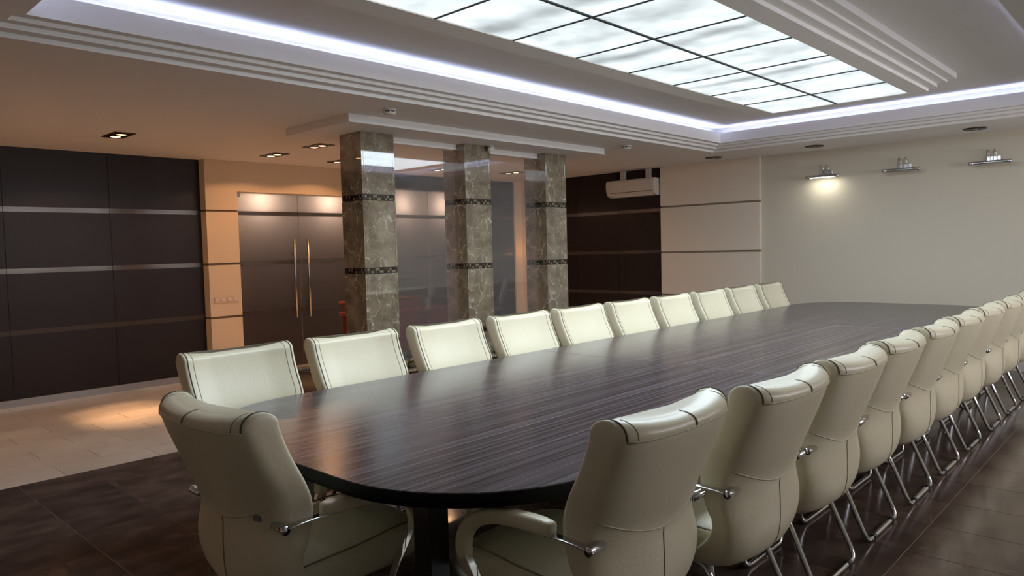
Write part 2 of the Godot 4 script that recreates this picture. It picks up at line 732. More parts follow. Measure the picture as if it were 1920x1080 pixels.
# a painted block with recessed horizontal grooves
func grooved(parent: Node, called: String, m: Material, lo: Vector3, hi: Vector3, grooves: Array, depth: Vector3) -> void:
	var inset := Vector3(0.002, 0.002, 0.002)
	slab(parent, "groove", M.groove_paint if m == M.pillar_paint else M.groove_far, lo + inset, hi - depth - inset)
	var y := lo.y
	for k in grooves.size() + 1:
		var top: float = grooves[k] - 0.014 if k < grooves.size() else hi.y
		if top > y:
			slab(parent, called, m, Vector3(lo.x, y, lo.z), Vector3(hi.x, top, hi.z))
		if k < grooves.size():
			y = grooves[k] + 0.014


func build_left_wall() -> void:
	var w := structure("wall_left", "dark brown satin glass wall with mirror strips and beige painted posts", "wall")
	# the core stands behind the panels; the doorway is open
	var t := LEFT_X - 0.16
	slab(w, "wall_core", M.seam_dark, Vector3(t, 0, NEAR_Z), Vector3(LEFT_X - 0.006, CEIL, -3.93))
	slab(w, "wall_core", M.seam_dark, Vector3(t, 0, -8.52), Vector3(LEFT_X - 0.006, CEIL, FAR_Z - 0.1))
	slab(w, "wall_core", M.seam_dark, Vector3(t, 2.43, -6.44), Vector3(LEFT_X - 0.014, CEIL, -8.52))
	glass_wall(w, "x", LEFT_X, [NEAR_Z, 1.13, 0.12, -0.88, -1.89, -2.893, -3.905], 0.077, CEIL)
	glass_wall(w, "x", LEFT_X, [-6.44, -7.515, -8.52], 0.0, CEIL, M.door_glass)
	glass_wall(w, "x", LEFT_X, [-8.52, -9.50], 0.077, CEIL)
	var fx := -8.71
	grooved(w, "post_panel", M.pillar_paint, Vector3(t, 0, -4.318), Vector3(fx, 2.298, -3.917), [0.748, 1.402, 2.053], Vector3(0.014, 0, 0.0))
	grooved(w, "post_panel", M.pillar_paint, Vector3(t, 0, -6.44), Vector3(fx, 2.298, -6.055), [0.748, 1.402, 2.053], Vector3(0.014, 0, 0.0))
	slab(w, "lintel", M.pillar_paint, Vector3(t, 2.298, -6.44), Vector3(fx, CEIL, -3.917))
	slab(w, "post_panel", M.pillar_paint, Vector3(t, 0, FAR_Z - 0.1), Vector3(LEFT_X + 0.03, CEIL, -9.50))
	var b := structure("baseboard_left", "bright metal skirting strip at the foot of the dark glass wall", "baseboard")
	slab(b, "skirting", M.skirting_metal, Vector3(LEFT_X - 0.01, 0, NEAR_Z), Vector3(LEFT_X + 0.012, 0.075, -3.916))
	slab(b, "skirting", M.skirting_metal, Vector3(LEFT_X + 0.001, 0, -6.44), Vector3(LEFT_X + 0.012, 0.075, -9.50))
	# double glass door
	var d := structure("door_1", "double door of dark frosted glass with long steel handles", "door")
	var x := -8.80
	for leaf in [[-4.322, -5.198, -5.10], [-5.206, -6.052, -5.305]]:
		var l := Node3D.new()
		l.name = "door_leaf"
		d.add_child(l, true)
		var y := 0.012
		for k in 4:
			var top: float = BANDS[k] - 0.024 if k < 3 else 2.285
			slab(l, "glass_panel", M.door_glass, Vector3(x - 0.012, y, leaf[0]), Vector3(x, top, leaf[1]))
			if k < 3:
				slab(l, "mirror_strip", M.mirror_strip, Vector3(x - 0.012, top, leaf[0]), Vector3(x - 0.0006, BANDS[k] + 0.024, leaf[1]))
				y = BANDS[k] + 0.024
		var bar := sweep(PackedVector3Array([Vector3(x + 0.055, 0.655, leaf[2]), Vector3(x + 0.055, 1.70, leaf[2])]), 0.017, 0.017, Vector3.ZERO, 14)
		part(l, "handle", bar, M.steel)
		for hy in [0.86, 1.50]:
			part(l, "handle_stem", sweep(PackedVector3Array([Vector3(x, hy, leaf[2]), Vector3(x + 0.055, hy, leaf[2])]), 0.010, 0.010, Vector3.ZERO, 10), M.steel)
	slab(d, "head_rail", M.pillar_paint, Vector3(x - 0.05, 2.286, -4.319), Vector3(x + 0.03, 2.299, -6.054))
	slab(d, "hinge", M.steel, Vector3(x - 0.016, 2.235, -4.322), Vector3(x + 0.008, 2.285, -4.395))
	# the passage behind the frosted door, with its two ceiling lamps
	var h := structure("wall_passage", "dark walls of the passage behind the frosted glass door", "wall")
	var p: Material = M.seam_dark
	slab(h, "wall_panel", p, Vector3(-10.2, 0, -3.9), Vector3(-10.1, 2.45, -8.65))
	slab(h, "wall_panel", p, Vector3(-10.1, 0, -3.9), Vector3(t, 2.45, -4.0))
	slab(h, "wall_panel", p, Vector3(-10.1, 0, -8.55), Vector3(t, 2.45, -8.65))
	slab(h, "ceiling_panel", p, Vector3(-10.2, 2.40, -3.9), Vector3(t, 2.5, -8.65))
	slab(h, "floor_slab", M.dark_tile_0, Vector3(-10.2, -0.1, -3.9), Vector3(LEFT_X - 0.1, -0.001, -8.65))
	var where := ["left leaf of the frosted door", "right leaf of the frosted door", "frosted glass left of the middle pillar", "frosted glass behind the middle pillar"]
	var zs := [-4.68, -5.68, -7.02, -7.82]
	for i in 4:
		var lamp := thing("passage_lamp", "warm passage lamp glowing through the " + where[i], "lamp", Vector3(-9.06, 2.22, zs[i]), 0, "lamps behind the frosted glass")
		part(lamp, "bulb", lathe(PackedVector2Array([Vector2(0.002, -0.03), Vector2(0.022, -0.02), Vector2(0.03, 0.0), Vector2(0.022, 0.02), Vector2(0.012, 0.04)]), 14), M.lamp_warm)
		part(lamp, "stem", box_mesh(Vector3(0.014, 0.12, 0.014)), M.bronze, Vector3(0, 0.09, 0))
		var o := OmniLight3D.new()
		o.name = "glow"
		o.light_color = Color(1.0, 0.92, 0.88)
		o.light_energy = 0.16 if i < 2 else 0.09
		o.light_size = 0.03
		o.omni_range = 20
		o.omni_attenuation = 2.0
		o.shadow_enabled = true
		lamp.add_child(o)


func build_far_wall() -> void:
	var w := structure("wall_far", "beige end wall with a grooved pale block and dark glass panels", "wall")
	slab(w, "wall_core", M.far_paint, Vector3(-5.95, 0, FAR_Z - 0.16), Vector3(RIGHT_X + 0.1, CEIL, FAR_Z))
	slab(w, "wall_core", M.seam_dark, Vector3(LEFT_X - 0.1, 0, FAR_Z - 0.16), Vector3(-5.95, CEIL, FAR_Z - 0.006))
	glass_wall(w, "z", FAR_Z, [LEFT_X + 0.5, -7.60, -6.752, -5.95], 0.0, CEIL)
	slab(w, "wall_panel", M.pillar_paint, Vector3(LEFT_X, 0, FAR_Z - 0.01), Vector3(LEFT_X + 0.5, CEIL, FAR_Z + 0.02))
	grooved(w, "wall_panel", M.block_paint, Vector3(-5.94, 0, FAR_Z - 0.1), Vector3(-4.38, CEIL, FAR_Z + 0.05), [0.745, 1.385, 2.07], Vector3(0, 0, 0.014))
	var b := structure("baseboard_far", "pale skirting along the foot of the beige end wall", "baseboard")
	slab(b, "skirting", M.white_paint, Vector3(-4.38, 0, FAR_Z), Vector3(RIGHT_X, 0.09, FAR_Z + 0.015))


func build_other_walls() -> void:
	var r := structure("wall_right", "plain beige wall on the window side of the room", "wall")
	var p: Material = M.beige_paint
	slab(r, "wall_panel", p, Vector3(RIGHT_X, 0, NEAR_Z + 0.1), Vector3(RIGHT_X + 0.15, 1.58, FAR_Z - 0.1))
	slab(r, "wall_panel", p, Vector3(RIGHT_X, 2.38, NEAR_Z + 0.1), Vector3(RIGHT_X + 0.15, CEIL, FAR_Z - 0.1))
	var from := NEAR_Z + 0.1
	for i in 3:
		var z: float = WINDOWS[2 - i]
		slab(r, "wall_panel", p, Vector3(RIGHT_X, 1.58, from), Vector3(RIGHT_X + 0.15, 2.38, z + 0.73))
		from = z - 0.73
		var w := structure("window_%d" % (i + 1), "window with a closed pale blind on the right wall, %s from the viewer" % ["first", "second", "third"][i], "window")
		slab(w, "blind", M.blind, Vector3(RIGHT_X + 0.03, 1.59, z + 0.71), Vector3(RIGHT_X + 0.04, 2.36, z - 0.71))
		for k in [-1, 1]:
			slab(w, "window_frame", M.white_paint, Vector3(RIGHT_X - 0.01, 1.58, z + k * 0.70), Vector3(RIGHT_X + 0.1, 2.38, z + k * 0.73))
			slab(w, "window_frame", M.white_paint, Vector3(RIGHT_X - 0.01, 1.98 + k * 0.37, z - 0.70), Vector3(RIGHT_X + 0.1, 1.98 + k * 0.40, z + 0.70))
	slab(r, "wall_panel", p, Vector3(RIGHT_X, 1.58, from), Vector3(RIGHT_X + 0.15, 2.38, FAR_Z - 0.1))
	var n := structure("wall_near", "plain beige wall behind the viewer", "wall")
	slab(n, "wall_panel", M.beige_paint, Vector3(LEFT_X - 0.1, 0, NEAR_Z), Vector3(RIGHT_X + 0.1, CEIL, NEAR_Z + 0.15))


func build_light_panel() -> void:
	var t := thing("ceiling_light_panel", "large glowing frosted panel of two rows of square panes in ceiling", "ceiling light", Vector3((PX0 + PX1) / 2, 2.83, (PZ0 + PZ1) / 2))
	var w := (PX1 - PX0) / 2
	var l := (PZ1 - PZ0) / 8
	for i in 2:
		for j in 8:
			part(t, "pane", box_mesh(Vector3(w - 0.012, 0.008, l - 0.012)), M.glow_pane, Vector3((i - 0.5) * w, 0.004, (j - 3.5) * l))
	part(t, "grid_bar", chamfered(Vector3(0.02, 0.016, PZ1 - PZ0), 0.003), M.grid_bar, Vector3(0, -0.001, 0))
	for j in range(1, 8):
		part(t, "grid_bar", chamfered(Vector3(PX1 - PX0, 0.014, 0.014), 0.003), M.grid_bar, Vector3(0, 0, (j - 4) * l))


# ------------------------------------------------------------------ pillars and glass

func mosaic_band(size: Vector3) -> Mesh:
	var st := SurfaceTool.new()
	st.begin(Mesh.PRIMITIVE_TRIANGLES)
	st.set_smooth_group(-1)
	var tones := [Color(0.018, 0.012, 0.008), Color(0.05, 0.032, 0.02), Color(0.10, 0.075, 0.045), Color(0.27, 0.22, 0.15), Color(0.04, 0.028, 0.018)]
	var s := 0.0225
	for face in 4:
		var turn := Basis(Vector3.UP, face * PI / 2)
		var wide := size.x if face % 2 == 0 else size.z
		var out := (size.z if face % 2 == 0 else size.x) / 2
		var n := int(round(wide / s))
		var step := wide / n
		for row in 2:
			for i in n:
				st.set_color(tones[rng.randi_range(0, 4)])
				var mid := Vector3(-wide / 2 + (i + 0.5) * step, (row - 0.5) * s, out - 0.002)
				var h := Vector3(step / 2 - 0.0012, s / 2 - 0.0012, 0.002)
				var q := [mid + Vector3(-h.x, -h.y, h.z), mid + Vector3(h.x, -h.y, h.z), mid + Vector3(h.x, h.y, h.z), mid + Vector3(-h.x, h.y, h.z)]
				var o := []
				for p in q:
					o.append(p + Vector3(signf(p.x - mid.x) * 0.001, signf(p.y - mid.y) * 0.001, -0.004))
				for quad in [q, [o[0], o[1], q[1], q[0]], [o[1], o[2], q[2], q[1]], [o[2], o[3], q[3], q[2]], [o[3], o[0], q[0], q[3]]]:
					for k in [0, 2, 1, 0, 3, 2]:
						st.add_vertex(turn * quad[k])
	st.generate_normals()
	return st.commit()


const PILLAR_X0 := -5.885
const PILLAR_X1 := -5.550
const PILLAR_W := 0.375


func build_pillars() -> void:
	var top := 2.602
	var size := Vector3(PILLAR_X1 - PILLAR_X0, 0, PILLAR_W)
	var band := mosaic_band(Vector3(size.x - 0.006, 0, size.z - 0.006))
	var names := ["nearest of three marble pillars, mirroring the ceiling panel", "middle of three marble pillars in the row", "farthest of three marble pillars, nearest the air conditioner"]
	var starts := [-3.946, -5.235, -6.520]
	for i in 3:
		var t := thing("marble_pillar", names[i], "pillar", Vector3((PILLAR_X0 + PILLAR_X1) / 2, 0, starts[i] - PILLAR_W / 2), 0, "marble pillars in a row")
		part(t, "core", box_mesh(Vector3(size.x - 0.05, top - 0.001, size.z - 0.05)), M.seam_dark, Vector3(0, top / 2, 0))
		var y := 0.0
		for seam in [0.65, 1.328, 2.006, top + 0.029]:
			var hi: float = seam - 0.029
			for s in [-1, 1]:
				part(t, "marble_slab", chamfered(Vector3(size.x, hi - y, 0.022), 0.0015), M.marble, Vector3(0, (y + hi) / 2, s * (size.z / 2 - 0.011)))
				part(t, "marble_slab", chamfered(Vector3(0.022, hi - y, size.z - 0.044), 0.0015), M.marble, Vector3(s * (size.x / 2 - 0.011), (y + hi) / 2, 0))
			if seam < top:
				var b := part(t, "mosaic_band", band, M.mosaic, Vector3(0, seam, 0))
				b.set_meta("kind", "stuff")
				b.set_meta("label", "band of tiny brown and cream mosaic tiles")
				part(t, "band_bed", box_mesh(Vector3(size.x - 0.012, 0.06, size.z - 0.012)), M.seam_dark, Vector3(0, seam, 0))
			y = seam + 0.029
	var bulk := structure("ceiling_bulkhead", "flat plaster bulkhead under the ceiling over the three pillars", "ceiling")
	slab(bulk, "bulkhead", M.ceiling_paint, Vector3(-6.22, top, -3.59), Vector3(-5.208, CEIL, -7.22))
	var gx := -5.71
	var k := 0
	for g in [[-3.946 - PILLAR_W, -5.235], [-5.235 - PILLAR_W, -6.520]]:
		var t := thing("glass_partition", ["clear glass pane between the nearest and middle marble pillars", "clear glass pane between the middle and farthest marble pillars"][k], "glass pane", Vector3(gx, 0.4, (g[0] + g[1]) / 2), 0, "glass panes between the pillars")
		var w: float = g[0] - g[1] - 0.004
		part(t, "pane", box_mesh(Vector3(0.008, 2.14, w)), M.clear_glass, Vector3(0, 1.075, 0))
		part(t, "head_rail", box_mesh(Vector3(0.09, 0.055, w)), M.ceiling_paint, Vector3(0, 2.1735, 0))
		k += 1
	# planter that joins the pillars at the foot
	var pl := thing("marble_planter", "low brown marble planter running between the pillar feet", "planter", Vector3(-5.71, 0, -5.405))
	for s in [-1, 1]:
		part(pl, "side_panel", chamfered(Vector3(0.05, 0.40, 3.62), 0.003), M.brown_marble, Vector3(s * 0.475, 0.20, 0))
		part(pl, "end_panel", chamfered(Vector3(0.90, 0.40, 0.05), 0.003), M.brown_marble, Vector3(0, 0.20, s * 1.785))
		part(pl, "rim", chamfered(Vector3(0.07, 0.022, 3.64), 0.004), M.marble, Vector3(s * 0.475, 0.411, 0))
	var cuts := [-3.63]
	for st in starts:
		cuts.append_array([st, st - PILLAR_W])
	cuts.append(-7.18)
	for i in range(0, cuts.size(), 2):
		part(pl, "soil", box_mesh(Vector3(0.90, 0.30, cuts[i] - cuts[i + 1] - 0.004)), M.pebble_c, Vector3(0, 0.15, (cuts[i] + cuts[i + 1]) / 2 + 5.405))
	var stones := [SurfaceTool.new(), SurfaceTool.new(), SurfaceTool.new()]
	for s in stones:
		s.begin(Mesh.PRIMITIVE_TRIANGLES)
	var ball := SphereMesh.new()
	ball.radial_segments = 7
	ball.rings = 4
	ball.radius = 0.5
	ball.height = 1.0
	for i in 900:
		var z := rng.randf_range(-1.72, 1.72)
		var x := rng.randf_range(-0.42, 0.42)
		var inside := false
		for st in starts:
			var lz: float = st - PILLAR_W / 2 + 5.405
			if absf(z - lz) < PILLAR_W / 2 + 0.04 and absf(x - 0.0) < 0.22:
				inside = true
		if inside or absf(x) < 0.03:
			continue
		var rise := 0.30 + 0.20 * absf(sin(z * 7.0)) * rng.randf()
		var b := Basis.from_euler(Vector3(rng.randf() * 6, rng.randf() * 6, 0)).scaled(Vector3(rng.randf_range(0.03, 0.07), rng.randf_range(0.02, 0.05), rng.randf_range(0.03, 0.07)))
		stones[i % 3].append_from(ball, 0, Transform3D(b, Vector3(x, rise, z)))
	for i in 3:
		var o := part(pl, "dried_moss", stones[i].commit(), [M.pebble_a, M.pebble_b, M.pebble_c][i])
		o.set_meta("kind", "stuff")
		o.set_meta("label", "heap of yellow green dried moss and pebbles")


# ------------------------------------------------------------------ table

const TX0 := -3.50
const TX1 := -1.43
const TZ0 := -9.25
const TZ1 := -1.34
const TR := 0.625


func corner(c: Vector2, from: float, to: float) -> PackedVector2Array:
	var out := PackedVector2Array()
	for i in 17:
		var w := deg_to_rad(lerpf(from, to, i / 16.0))
		out.append(c + TR * Vector2(cos(w), sin(w)))
	return out


func build_table() -> void:
	var t := thing("conference_table", "very long dark wood conference table with rounded ends and three joined tops", "table", Vector3((TX0 + TX1) / 2, 0, (TZ0 + TZ1) / 2))
	var off := Vector2((TX0 + TX1) / 2, (TZ0 + TZ1) / 2)
	var j1 := -4.0
	var j2 := -6.62
	var g := 0.0012
	var near := PackedVector2Array([Vector2(TX0, j1 + g), Vector2(TX1, j1 + g)])
	near.append_array(corner(Vector2(TX1 - TR, TZ1 - TR), 0, 90))
	near.append_array(corner(Vector2(TX0 + TR, TZ1 - TR), 90, 180))
	var mid := PackedVector2Array([Vector2(TX0, j2 + g), Vector2(TX1, j2 + g), Vector2(TX1, j1 - g), Vector2(TX0, j1 - g)])
	var far := PackedVector2Array([Vector2(TX1, j2 - g), Vector2(TX0, j2 - g)])
	far.append_array(corner(Vector2(TX0 + TR, TZ0 + TR), 180, 270))
	far.append_array(corner(Vector2(TX1 - TR, TZ0 + TR), 270, 360))
	var wood_pale: StandardMaterial3D = M.table_wood.duplicate()
	wood_pale.albedo_color = c8(255, 252, 248)
	wood_pale.uv1_offset = Vector3(0.37, 0, 0.21)
	M.table_wood.albedo_color = c8(236, 234, 238)
	var k := 0
	for o in [near, mid, far]:
		var moved := PackedVector2Array()
		for p in o:
			moved.append(p - off)
		part(t, "tabletop", raised(moved, TABLE_Y - 0.045, TABLE_Y, 0.0015), wood_pale if k == 1 else M.table_wood)
		k += 1
	# black edging round the whole top
	var path := PackedVector3Array()
	for c in [[Vector2(TX1 - TR, TZ1 - TR), 0], [Vector2(TX0 + TR, TZ1 - TR), 90], [Vector2(TX0 + TR, TZ0 + TR), 180], [Vector2(TX1 - TR, TZ0 + TR), 270]]:
		for p in corner(c[0], c[1], c[1] + 90):
			var q: Vector2 = p - off
			path.append(Vector3(q.x, TABLE_Y - 0.0255, q.y))
	part(t, "edge_band", edge_band(path), M.black_edge)
	for x in [-0.42, 0.505]:
		for z in [-3.66, -1.155, 0.97, 3.66]:
			part(t, "leg", chamfered(Vector3(0.09, TABLE_Y - 0.046, 0.09), 0.004), M.black_leg, Vector3(x, (TABLE_Y - 0.046) / 2, z))
		part(t, "apron", chamfered(Vector3(0.03, 0.07, 6.9), 0.003), M.black_leg, Vector3(x, TABLE_Y - 0.0815, 0))
	for z in [-3.30, -1.155, 0.97, 3.30]:
		part(t, "apron", chamfered(Vector3(0.87, 0.07, 0.03), 0.003), M.black_leg, Vector3(0.035, TABLE_Y - 0.0815, z))


func edge_band(path: PackedVector3Array) -> Mesh:
	var rings := []
	var n := path.size()
	for i in n:
		var t := (path[(i + 1) % n] - path[(i - 1 + n) % n]).normalized()
		var out := t.cross(Vector3.UP).normalized()
		if out.dot(path[i]) < 0:
			out = -out
		var r := PackedVector3Array()
		for c in [Vector2(-0.004, -0.0235), Vector2(0.0012, -0.0235), Vector2(0.002, -0.0222), Vector2(0.002, 0.0222), Vector2(0.0012, 0.0228), Vector2(-0.004, 0.0228)]:
			r.append(path[i] + out * c.x + Vector3.UP * c.y)
		rings.append(r)
	return loft(rings, false, false, true)


# ------------------------------------------------------------------ chairs
# u runs forward from the rear top seam, y up, x across.  rows: y, u of the rear, u of the front, half width

const BACK := [
	[0.322, 0.235, 0.31, 0.170], [0.330, 0.185, 0.34, 0.226], [0.350, 0.148, 0.34, 0.260], [0.39, 0.118, 0.31, 0.282], [0.45, 0.102, 0.25, 0.295],
	[0.52, 0.102, 0.225, 0.301], [0.56, 0.107, 0.245, 0.303], [0.62, 0.114, 0.272, 0.296], [0.67, 0.108, 0.280, 0.296], [0.71, 0.094, 0.276, 0.298],
	[0.76, 0.075, 0.255, 0.305], [0.84, 0.045, 0.214, 0.306], [0.90, 0.023, 0.186, 0.307], [0.965, 0.002, 0.164, 0.308], [1.02, -0.014, 0.146, 0.309]]
const SQF := 7.0
const SQR := 4.0
const Y_ROLL := 0.965
const ROLL := 0.045


func back_row(y: float) -> Array:
	for i in BACK.size() - 1:
		if y <= BACK[i + 1][0] or i == BACK.size() - 2:
			var a: Array = BACK[i]
			var b: Array = BACK[i + 1]
			var t := clampf((y - a[0]) / (b[0] - a[0]), 0.0, 1.0)
			var p: Array = BACK[maxi(i - 1, 0)]
			var q: Array = BACK[mini(i + 2, BACK.size() - 1)]
			var out := [y]
			for k in [1, 2, 3]:
				out.append(cubic_interpolate_in_time(a[k], b[k], p[k], q[k], t, b[0] - a[0], p[0] - a[0] if i > 0 else -0.01, q[0] - a[0] if i < BACK.size() - 2 else b[0] - a[0] + 0.01))
			return out
	return BACK[0]


# the rear edges are rounder at the waist than at the top
func rear_square(y: float) -> float:
	return lerpf(2.5, SQR, clampf((y - 0.70) / 0.25, 0.0, 1.0))


# how far the middle is set back from the sides
func hollow(x: float, hw: float, front: float) -> float:
	return (0.032 + 0.052 * front) * (1.0 - pow(absf(x) / hw, 2.0))


# a point on the rear (front = 0) or front (front = 1) of the backrest
func back_point(x: float, y: float, front: int, lift := 0.0) -> Vector3:
	var r := back_row(y)
	var half: float = (r[2] - r[1]) / 2
	var q := SQF if front else rear_square(y)
	var s: float = pow(maxf(1.0 - pow(minf(absf(x) / r[3], 1.0), q), 0.0), 1.0 / q) * half
	var u: float = (r[1] + r[2]) / 2 + (s if front else -s)
	var share := clampf((u - r[1]) / (r[2] - r[1]), 0.0, 1.0)
	var top := clampf((y - 0.5) / 0.2, 0.0, 1.0)
	u -= hollow(x, r[3], share) * (0.35 + 0.65 * top)
	return chair_at(x, y, u + (lift if front else -lift))


# over the top, w from 0 (front) to 180 (rear)
func roll_point(x: float, w: float, lift := 0.0) -> Vector3:
	var a := back_row(Y_ROLL)
	var q := SQF if cos(w) > 0 else SQR
	var s: float = pow(maxf(1.0 - pow(minf(absf(x) / a[3], 1.0), q), 0.0), 1.0 / q) * (a[2] - a[1]) / 2
	var u: float = (a[1] + a[2]) / 2 + s * cos(w)
	var share := clampf((u - a[1]) / (a[2] - a[1]), 0.0, 1.0)
	u -= hollow(x, a[3], share)
	return chair_at(x, Y_ROLL + (ROLL * (0.75 + 0.5 * pow(absf(x) / a[3], 2.0)) + lift) * pow(sin(w), 0.8), u + lift * cos(w))


func chair_at(x: float, y: float, u: float) -> Vector3:
	return Vector3(x, y, 0.40 - u)


func make_backrest() -> Mesh:
	var rings := []
	var n := 64
	var ys := []
	for i in 26:
		ys.append(lerpf(0.322, Y_ROLL, pow(i / 25.0, 1.25)))
	for y in ys:
		var r := back_row(y)
		rings.append(section(r, y, 1.0, 0.0, n))
	for i in range(1, 9):
		var w := PI / 2 * i / 8.0
		var r := back_row(Y_ROLL)
		rings.append(section(r, Y_ROLL, cos(w) * 0.97 + 0.03, 0.012 * (1.0 - cos(w)), n, ROLL * pow(sin(w), 0.8)))
	return loft(rings)


func section(r: Array, y: float, thick: float, inset: float, n: int, up := 0.0) -> PackedVector3Array:
	var out := PackedVector3Array()
	var half: float = (r[2] - r[1]) / 2
	var mid: float = (r[1] + r[2]) / 2
	var top := clampf((y - 0.5) / 0.2, 0.0, 1.0)
	for j in n:
		var w := TAU * (j + 0.5) / n
		var q := SQF if sin(w) > 0 else rear_square(y)
		var x: float = signf(cos(w)) * pow(absf(cos(w)), 2.0 / q) * (r[3] - inset)
		var u: float = mid + signf(sin(w)) * pow(absf(sin(w)), 2.0 / q) * half * thick
		var share := clampf((u - r[1]) / (r[2] - r[1]), 0.0, 1.0)
		u -= hollow(x, r[3], share) * (0.35 + 0.65 * top)
		out.append(chair_at(x, y + up * (0.75 + 0.5 * pow(absf(x) / r[3], 2.0)), u))
	return out


const SEAT := [[0.17, 0.40, 0.38, 0.17], [0.19, 0.455, 0.35, 0.215], [0.25, 0.472, 0.335, 0.240], [0.45, 0.482, 0.325, 0.252], [0.62, 0.497, 0.328, 0.254], [0.70, 0.495, 0.335, 0.252], [0.755, 0.480, 0.350, 0.246], [0.79, 0.455, 0.372, 0.236], [0.806, 0.425, 0.400, 0.222]]


func make_seat() -> Mesh:
	var rings := []
	for s in SEAT:
		var ring := PackedVector3Array()
		for j in 36:
			var w := TAU * (j + 0.5) / 36
			var x: float = signf(cos(w)) * pow(absf(cos(w)), 0.42) * s[3]
			var y: float = (s[1] + s[2]) / 2 + signf(sin(w)) * pow(absf(sin(w)), 0.42) * (s[1] - s[2]) / 2
			if sin(w) > 0:
				y += 0.008 * (1.0 - pow(x / s[3], 2.0)) - 0.004
			ring.append(chair_at(x, y, s[0]))
		rings.append(ring)
	rings.reverse()
	return loft(rings)


func build_prototype() -> Node3D:
	var t := Node3D.new()
	var back := part(t, "backrest", make_backrest(), M.cream_leather)
	var seat := part(t, "seat", make_seat(), M.cream_leather)
	# seams of the backrest
	for s in [-1, 1]:
		for line in [[0.020, M.seam_gap, 0.0034, "side_seam"], [0.050, M.seam_thread, 0.0018, "stitching"]]:
			var p := PackedVector3Array()
			for i in 16:
				var y := lerpf(0.50, Y_ROLL, i / 16.0)
				p.append(back_point(s * (back_row(y)[3] - line[0]), y, 1, 0.0))
			for i in 13:
				p.append(roll_point(s * (back_row(Y_ROLL)[3] - line[0]), PI * i / 12.0))
			part(back, line[3], sweep(p, line[2], line[2], Vector3.ZERO, 6), line[1])
	var mid := PackedVector3Array()
	for i in 16:
		mid.append(back_point(0, lerpf(0.50, Y_ROLL, i / 16.0), 1))
	for i in 13:
		mid.append(roll_point(0, PI * i / 12.0))
	part(back, "centre_seam", sweep(mid, 0.0036, 0.0036, Vector3.ZERO, 6), M.seam_thread)
	var top_seam := PackedVector3Array()
	for i in 21:
		var x := lerpf(-0.288, 0.288, i / 20.0)
		top_seam.append(back_point(x, Y_ROLL - 0.004, 0, 0.0005))
	part(back, "top_piping", sweep(top_seam, 0.0032, 0.0032, Vector3.ZERO, 6), M.pale_piping)
	var smile := PackedVector3Array()
	for i in 21:
		var x := lerpf(-0.285, 0.285, i / 20.0)
		smile.append(back_point(x, 0.630 + 0.080 * pow(absf(x) / 0.285, 1.6), 0, 0.0003))
	part(back, "curved_seam", sweep(smile, 0.0028, 0.0028, Vector3.ZERO, 6), M.pale_piping)
	var low := PackedVector3Array()
	for i in 13:
		low.append(back_point(0, lerpf(0.345, 0.630, i / 12.0), 0, 0.0))
	part(back, "zip_seam", sweep(low, 0.0024, 0.0024, Vector3.ZERO, 6), M.seam_thread)
	var at := back_point(0.205, 0.668, 0, 0.001)
	part(back, "maker_tag", chamfered(Vector3(0.028, 0.032, 0.003), 0.0008), M.tag_metal, at, Vector3(-10, 24, 0))
	# seams of the seat
	for s in [-1, 1]:
		var p := PackedVector3Array()
		for r in SEAT.slice(2, 8):
			p.append(chair_at(s * r[3] * 0.965, r[1] - 0.012, r[0]))
		part(seat, "seat_piping", sweep(smooth_path(p, 4), 0.0035, 0.0035, Vector3.ZERO, 6), M.seam_thread)
	# arms: a polished flat bar, a pad on it, a round boss on the backrest
	for s in [-1, 1]:
		var x: float = s * 0.308
		var bar := PackedVector3Array()
		for q in [[0.135, 0.640], [0.20, 0.645], [0.30, 0.646], [0.40, 0.645], [0.50, 0.636], [0.58, 0.610], [0.632, 0.570], [0.652, 0.52], [0.640, 0.47], [0.610, 0.425], [0.580, 0.385], [0.560, 0.352], [0.550, 0.324]]:
			bar.append(chair_at(x, q[1], q[0]))
		var line := smooth_path(bar, 5)
		var arm := part(t, "arm_bar", sweep(line, 0.017, 0.0028, Vector3.RIGHT, 12, false, 5.0), M.chrome)
		var pad_line := PackedVector3Array()
		for i in range(9, 40):
			var d := (line[i + 1] - line[i - 1]).normalized()
			var up := Vector3.RIGHT.cross(d)
			if up.y < 0 and i < 20:
				up = -up
			if i >= 20 and up.dot(line[i] - chair_at(x, 0.50, 0.42)) < 0:
				up = -up
			pad_line.append(line[i] + up * 0.019)
		part(t, "arm_pad", pad(pad_line), M.cream_leather)
		part(arm, "boss", sweep(PackedVector3Array([chair_at(s * 0.255, 0.640, 0.135), chair_at(s * 0.324, 0.640, 0.135), chair_at(s * 0.328, 0.640, 0.135)]), 0.0145, 0.0145, Vector3.ZERO, 16), M.chrome)
		part(arm, "bracket", chamfered(Vector3(0.12, 0.006, 0.04), 0.0015), M.chrome, chair_at(s * 0.28, 0.324, 0.550))
	# tube frame: rear bar, slanted rear legs, seat rails, front legs, front bar
	var loop := PackedVector3Array()
	for q in [[-0.235, 0.0135, 0.135], [-0.222, 0.327, 0.275], [-0.222, 0.327, 0.52], [-0.20, 0.0135, 0.47], [0.20, 0.0135, 0.47], [0.222, 0.327, 0.52], [0.222, 0.327, 0.275], [0.235, 0.0135, 0.135]]:
		loop.append(chair_at(q[0], q[1], q[2]))
	var frame := part(t, "frame", sweep(rounded(loop, 0.055, true), 0.0125, 0.0125, Vector3.ZERO, 12, true), M.chrome)
	for s in [-1, 1]:
		part(frame, "floor_glide", sweep(PackedVector3Array([chair_at(s * 0.13, 0.0150, 0.135), chair_at(s * 0.16, 0.0150, 0.135)]), 0.015, 0.015, Vector3.ZERO, 12), M.black_plastic)
	return t


